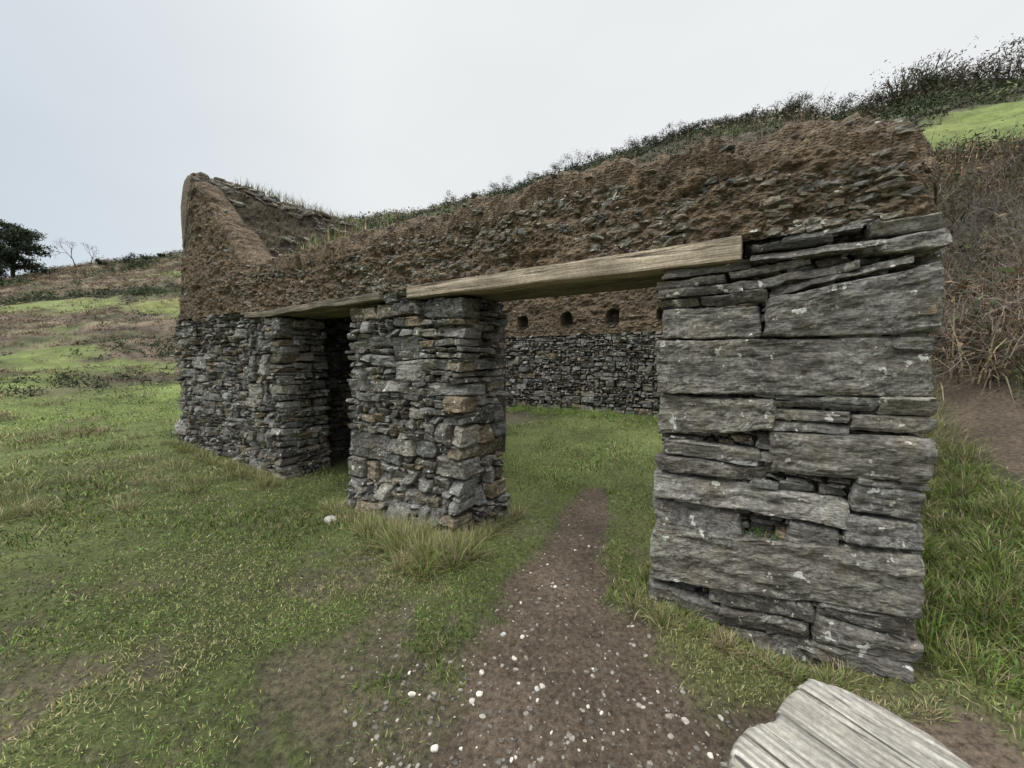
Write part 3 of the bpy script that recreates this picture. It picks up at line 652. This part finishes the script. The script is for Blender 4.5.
# ------------------------------------------------------------------ trees & bushes
def pos(azd, r_): x_ = r_*math.sin(math.radians(azd)); y_ = r_*math.cos(math.radians(azd)); return np.array([x_, y_, float(terr(np.array([x_]), np.array([y_]))[0])])
def tree(name, base, H, depth, spread, up, r_=None, lean=(0, 0), stem=.42):
    root_ = bpy.data.objects.new(name, None); scene.collection.objects.link(root_)
    segs, tips = [], []; r_ = r_ or H*.03
    grow(base-np.array([0, 0, .3]), np.array([lean[0], lean[1], 1.]), H*stem, r_, depth, segs, tips, spread, up)
    V, Q = branchmesh(segs); mk("branches", V, quads=Q, col=np.tile([.07, .055, .045], (len(V), 1)), mat=M_twig, parent=root_)
dg = [[.022, .036, .02], [.035, .05, .025], [.05, .065, .032]]
def pine(name, base, H, Rc):
    root_ = bpy.data.objects.new(name, None); scene.collection.objects.link(root_); segs = []; p = base-np.array([0, 0, .4]); tips = []
    for k in range(8):
        q2 = base+np.array([.05*H*math.sin(k*.5), 0, H*.88*(k+1)/8]); segs.append((p, q2, .3*(1-k*.1), .3*(1-(k+1)*.1))); p = q2
        if k >= 1:
            for j in range(6):
                t = rng.uniform(0, 6.28); ln = Rc*(1.05-.08*abs(k-3.2))*rng.uniform(.5, 1.05)*(1 if k < 6 else .7); e_ = p+np.array([math.cos(t)*ln, math.sin(t)*ln, ln*rng.uniform(0, .3)]); segs.append((p, e_, .08, .03)); tips += [p+(e_-p)*f for f in (.45, .75, 1)]
    V, Q = branchmesh(segs); mk("branches", V, quads=Q, col=np.tile([.06, .045, .035], (len(V), 1)), mat=M_twig, parent=root_)
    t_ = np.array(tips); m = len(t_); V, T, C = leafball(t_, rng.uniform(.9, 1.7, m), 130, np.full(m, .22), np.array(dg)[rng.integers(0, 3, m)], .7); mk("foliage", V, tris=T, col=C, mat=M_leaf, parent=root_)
pine("pine_tree", pos(-51.9, 103), 9.3, 3.8); pine("pine_tree", pos(-54.2, 101), 8.6, 3.6)
tree("bare_tree", pos(-48.0, 104), 4.0, 6, .55, .2, r_=.1); tree("bare_tree", pos(-47.0, 103), 3.0, 6, .6, .2, r_=.08)
def bush(name, base, Rb, cols, per=900, leaf=.1, lumps=7):
    root_ = bpy.data.objects.new(name, None); scene.collection.objects.link(root_)
    segs, tips = [], []
    for k_ in range(3): grow(base-np.array([0, 0, .2]), rng.normal(0, .5, 3)*np.array([1, 1, 0])+np.array([0, 0, 1.]), Rb*.36, Rb*.03, 3, segs, tips, .6, .15)
    V, Q = branchmesh(segs, 4); mk("branches", V, quads=Q, col=np.tile([.09, .07, .055], (len(V), 1)), mat=M_twig, parent=root_)
    ce = base+rng.normal(0, 1, (lumps, 3))*np.array([.6, .6, .15])*Rb+np.array([0, 0, .3*Rb])
    V, T, C = leafball(ce, rng.uniform(.4, .75, lumps)*Rb, per//lumps, np.full(lumps, leaf), np.array(cols)[rng.integers(0, len(cols), lumps)], .8)
    mk("foliage", V, tris=T, col=C, mat=M_leaf, parent=root_)
for az_, Rb in ((-44.4, 1.9), (-43.2, 1.3), (-46, 1.0), (-41.5, 1.1), (-49.6, 1.2)): bush("hawthorn_bush", pos(az_, 99), Rb, dg, 1200, .15)
gz = [[.035, .045, .02], [.055, .065, .025], [.085, .07, .045], [.11, .085, .06]]
for az_, rr_, h_ in ((41.8, 47, 1.3), (42.6, 46, 1.7), (43.4, 46, 2.0), (44.2, 45, 2.1), (45.0, 46, 2.3), (45.9, 45, 1.9), (46.9, 46, 1.6), (47.8, 45, 1.6), (48.8, 46, 1.6), (49.8, 45, 1.7), (50.8, 44, 1.6), (51.9, 45, 1.6), (40.8, 48, 1.4),
                     (39.8, 49, 1.4), (38.6, 50, 1.2), (37.5, 51, 1.4), (36.5, 52, 1.2), (35.5, 53, 1.3), (34.5, 53, 1.1), (33.4, 53, 1.6), (32.2, 54, 1.2), (31, 55, 1.2), (29.7, 55, 1.5), (28.5, 56, 1.2), (26.4, 57, 1.2), (24.5, 58, 1.6), (22.6, 59, 1.2), (21, 60, 1.3), (19, 61, 1.5), (17, 62, 1.4), (14.5, 63, 1.6), (12, 65, 1.2), (9, 67, 1.6), (-1, 71, 1.8), (-2.4, 72, 1.9), (1, 71, 1.3), (3, 70, 1.4), (6, 68, 1.5), (-5, 74, 1.3), (-8, 76, 1.6)):
    bush("gorse_bush", pos(az_, rr_), h_*rng.uniform(1., 1.45), gz, 1000, .11)
bush("holly_bush", pos(27.6, 46), 1.5, [[.07, .12, .035], [.10, .16, .055]], 1200, .08)
tree("bare_thorn_tree", pos(50.9, 19), 1.5, 6, .75, .05, r_=.03, lean=(.5, 0)); tree("bare_thorn_tree", pos(52.3, 16), 1.2, 6, .75, .05, r_=.03)

# ------------------------------------------------------------------ pebbles
def pebbles(name, x, y, size, cols, flat=.55):
    P, Q = box_t(3, 3, 3); P = P/np.linalg.norm(P, axis=1, keepdims=True); V = []; C = []; QQ = []
    z = terr(x, y)
    for i in range(len(x)):
        p = P*(1+.35*fbm(P[:, 0]*1.3+i*7, P[:, 1]*1.3, P[:, 2]*1.3, o=2))[:, None]*np.array([1, rng.uniform(.5, .9), flat])*size[i]
        t = rng.uniform(0, 6.28); p = np.stack([p[:, 0]*math.cos(t)-p[:, 1]*math.sin(t), p[:, 0]*math.sin(t)+p[:, 1]*math.cos(t), p[:, 2]], -1)
        V.append(p+np.array([x[i], y[i], z[i]+size[i]*.05])); QQ.append(Q+i*len(P)); C.append(np.tile(cols[i], (len(P), 1)))
    mk(name, np.concatenate(V), quads=np.concatenate(QQ), col=np.concatenate(C), mat=M_peb, smooth=False)
n = 4600; r = np.exp(rng.uniform(math.log(1.1), math.log(5), n)); a = np.radians(rng.uniform(-25, 50, n)); x, y = r*np.sin(a), r*np.cos(a); k = dirt(x, y) > .6; x, y = x[k], y[k]; n = len(x)
g = rng.uniform(.08, .28, n); wht = rng.random(n) < .07; g = np.where(wht, rng.uniform(.36, .6, n), g)
pebbles("path_pebbles", x, y, .0024+.014*rng.random(n)**4+.003*wht, np.stack([g*1.1, g, g*.85], -1))
ff = np.array([[-1.75, 3.62], [-.05, 2.1], [.12, 1.75], [1.35, 1.2], [-1.4, 3.75], [-.9, 3.2]]); pebbles("fallen_stone", ff[:, 0], ff[:, 1], np.array([.07, .018, .016, .03, .05, .06]), np.array([[.4, .38, .35], [.4, .39, .36], [.4, .39, .36], [.2, .2, .18], [.2, .2, .18], [.16, .16, .15]]), .45)

# ------------------------------------------------------------------ light
w = bpy.data.worlds.new("World"); scene.world = w; w.use_nodes = True; nt = w.node_tree; nt.nodes.clear()
out = N(nt, 'ShaderNodeOutputWorld'); sky = N(nt, 'ShaderNodeTexSky', sky_type='NISHITA'); sky.sun_disc = False
SE, SR = math.radians(48), math.radians(-110); sky.sun_elevation = SE; sky.sun_rotation = SR
b1 = N(nt, 'ShaderNodeBackground'); b1.inputs[1].default_value = .1; nt.links.new(sky.outputs[0], b1.inputs[0])
b2 = N(nt, 'ShaderNodeBackground'); b2.inputs[1].default_value = 1.0
tc = N(nt, 'ShaderNodeTexCoord'); sp = N(nt, 'ShaderNodeSeparateXYZ'); nt.links.new(tc.outputs['Generated'], sp.inputs[0])
mp_ = N(nt, 'ShaderNodeMapping'); mp_.inputs['Scale'].default_value = (1, 1, 2.5); nt.links.new(tc.outputs['Generated'], mp_.inputs[0])
cl = noise(nt, 1.3, 3, mp_.outputs[0], .5)
lf_ = mrange(nt, sp.outputs[0], -.88, -.30, 0, 1)
cc_ = mixc(nt, lf_, (.61, .69, .76), (.88, .90, .905))
cc_ = scalecol(nt, cc_, mrange(nt, cl, .3, .7, .95, 1.04))
cc_ = scalecol(nt, cc_, mrange(nt, sp.outputs[2], .66, 1, 1.0, 5.2))
nt.links.new(cc_, b2.inputs[0])
mx = N(nt, 'ShaderNodeMixShader'); mx.inputs[0].default_value = .94; nt.links.new(b1.outputs[0], mx.inputs[1]); nt.links.new(b2.outputs[0], mx.inputs[2]); nt.links.new(mx.outputs[0], out.inputs[0])
sl = bpy.data.lights.new("sun", 'SUN'); sl.energy = 1.5; sl.angle = math.radians(20); sl.color = (1, .97, .93)
so = bpy.data.objects.new("sun", sl); scene.collection.objects.link(so)
sdir = Vector((-math.cos(SE)*math.sin(math.radians(110)), math.cos(SE)*math.cos(math.radians(110)), math.sin(SE)))
so.rotation_euler = sdir.to_track_quat('Z', 'Y').to_euler()

cam = bpy.data.cameras.new("camera"); co = bpy.data.objects.new("camera", cam); scene.collection.objects.link(co)
cam.sensor_width = 36; cam.lens = 385/1024*36; cam.clip_start = .05; cam.clip_end = 3000
co.location = (0, 0, CAMH); co.rotation_euler = (math.radians(90-3.6), 0, 0); scene.camera = co
scene.view_settings.view_transform = 'Standard'; scene.view_settings.look = 'None'; scene.view_settings.exposure = 0
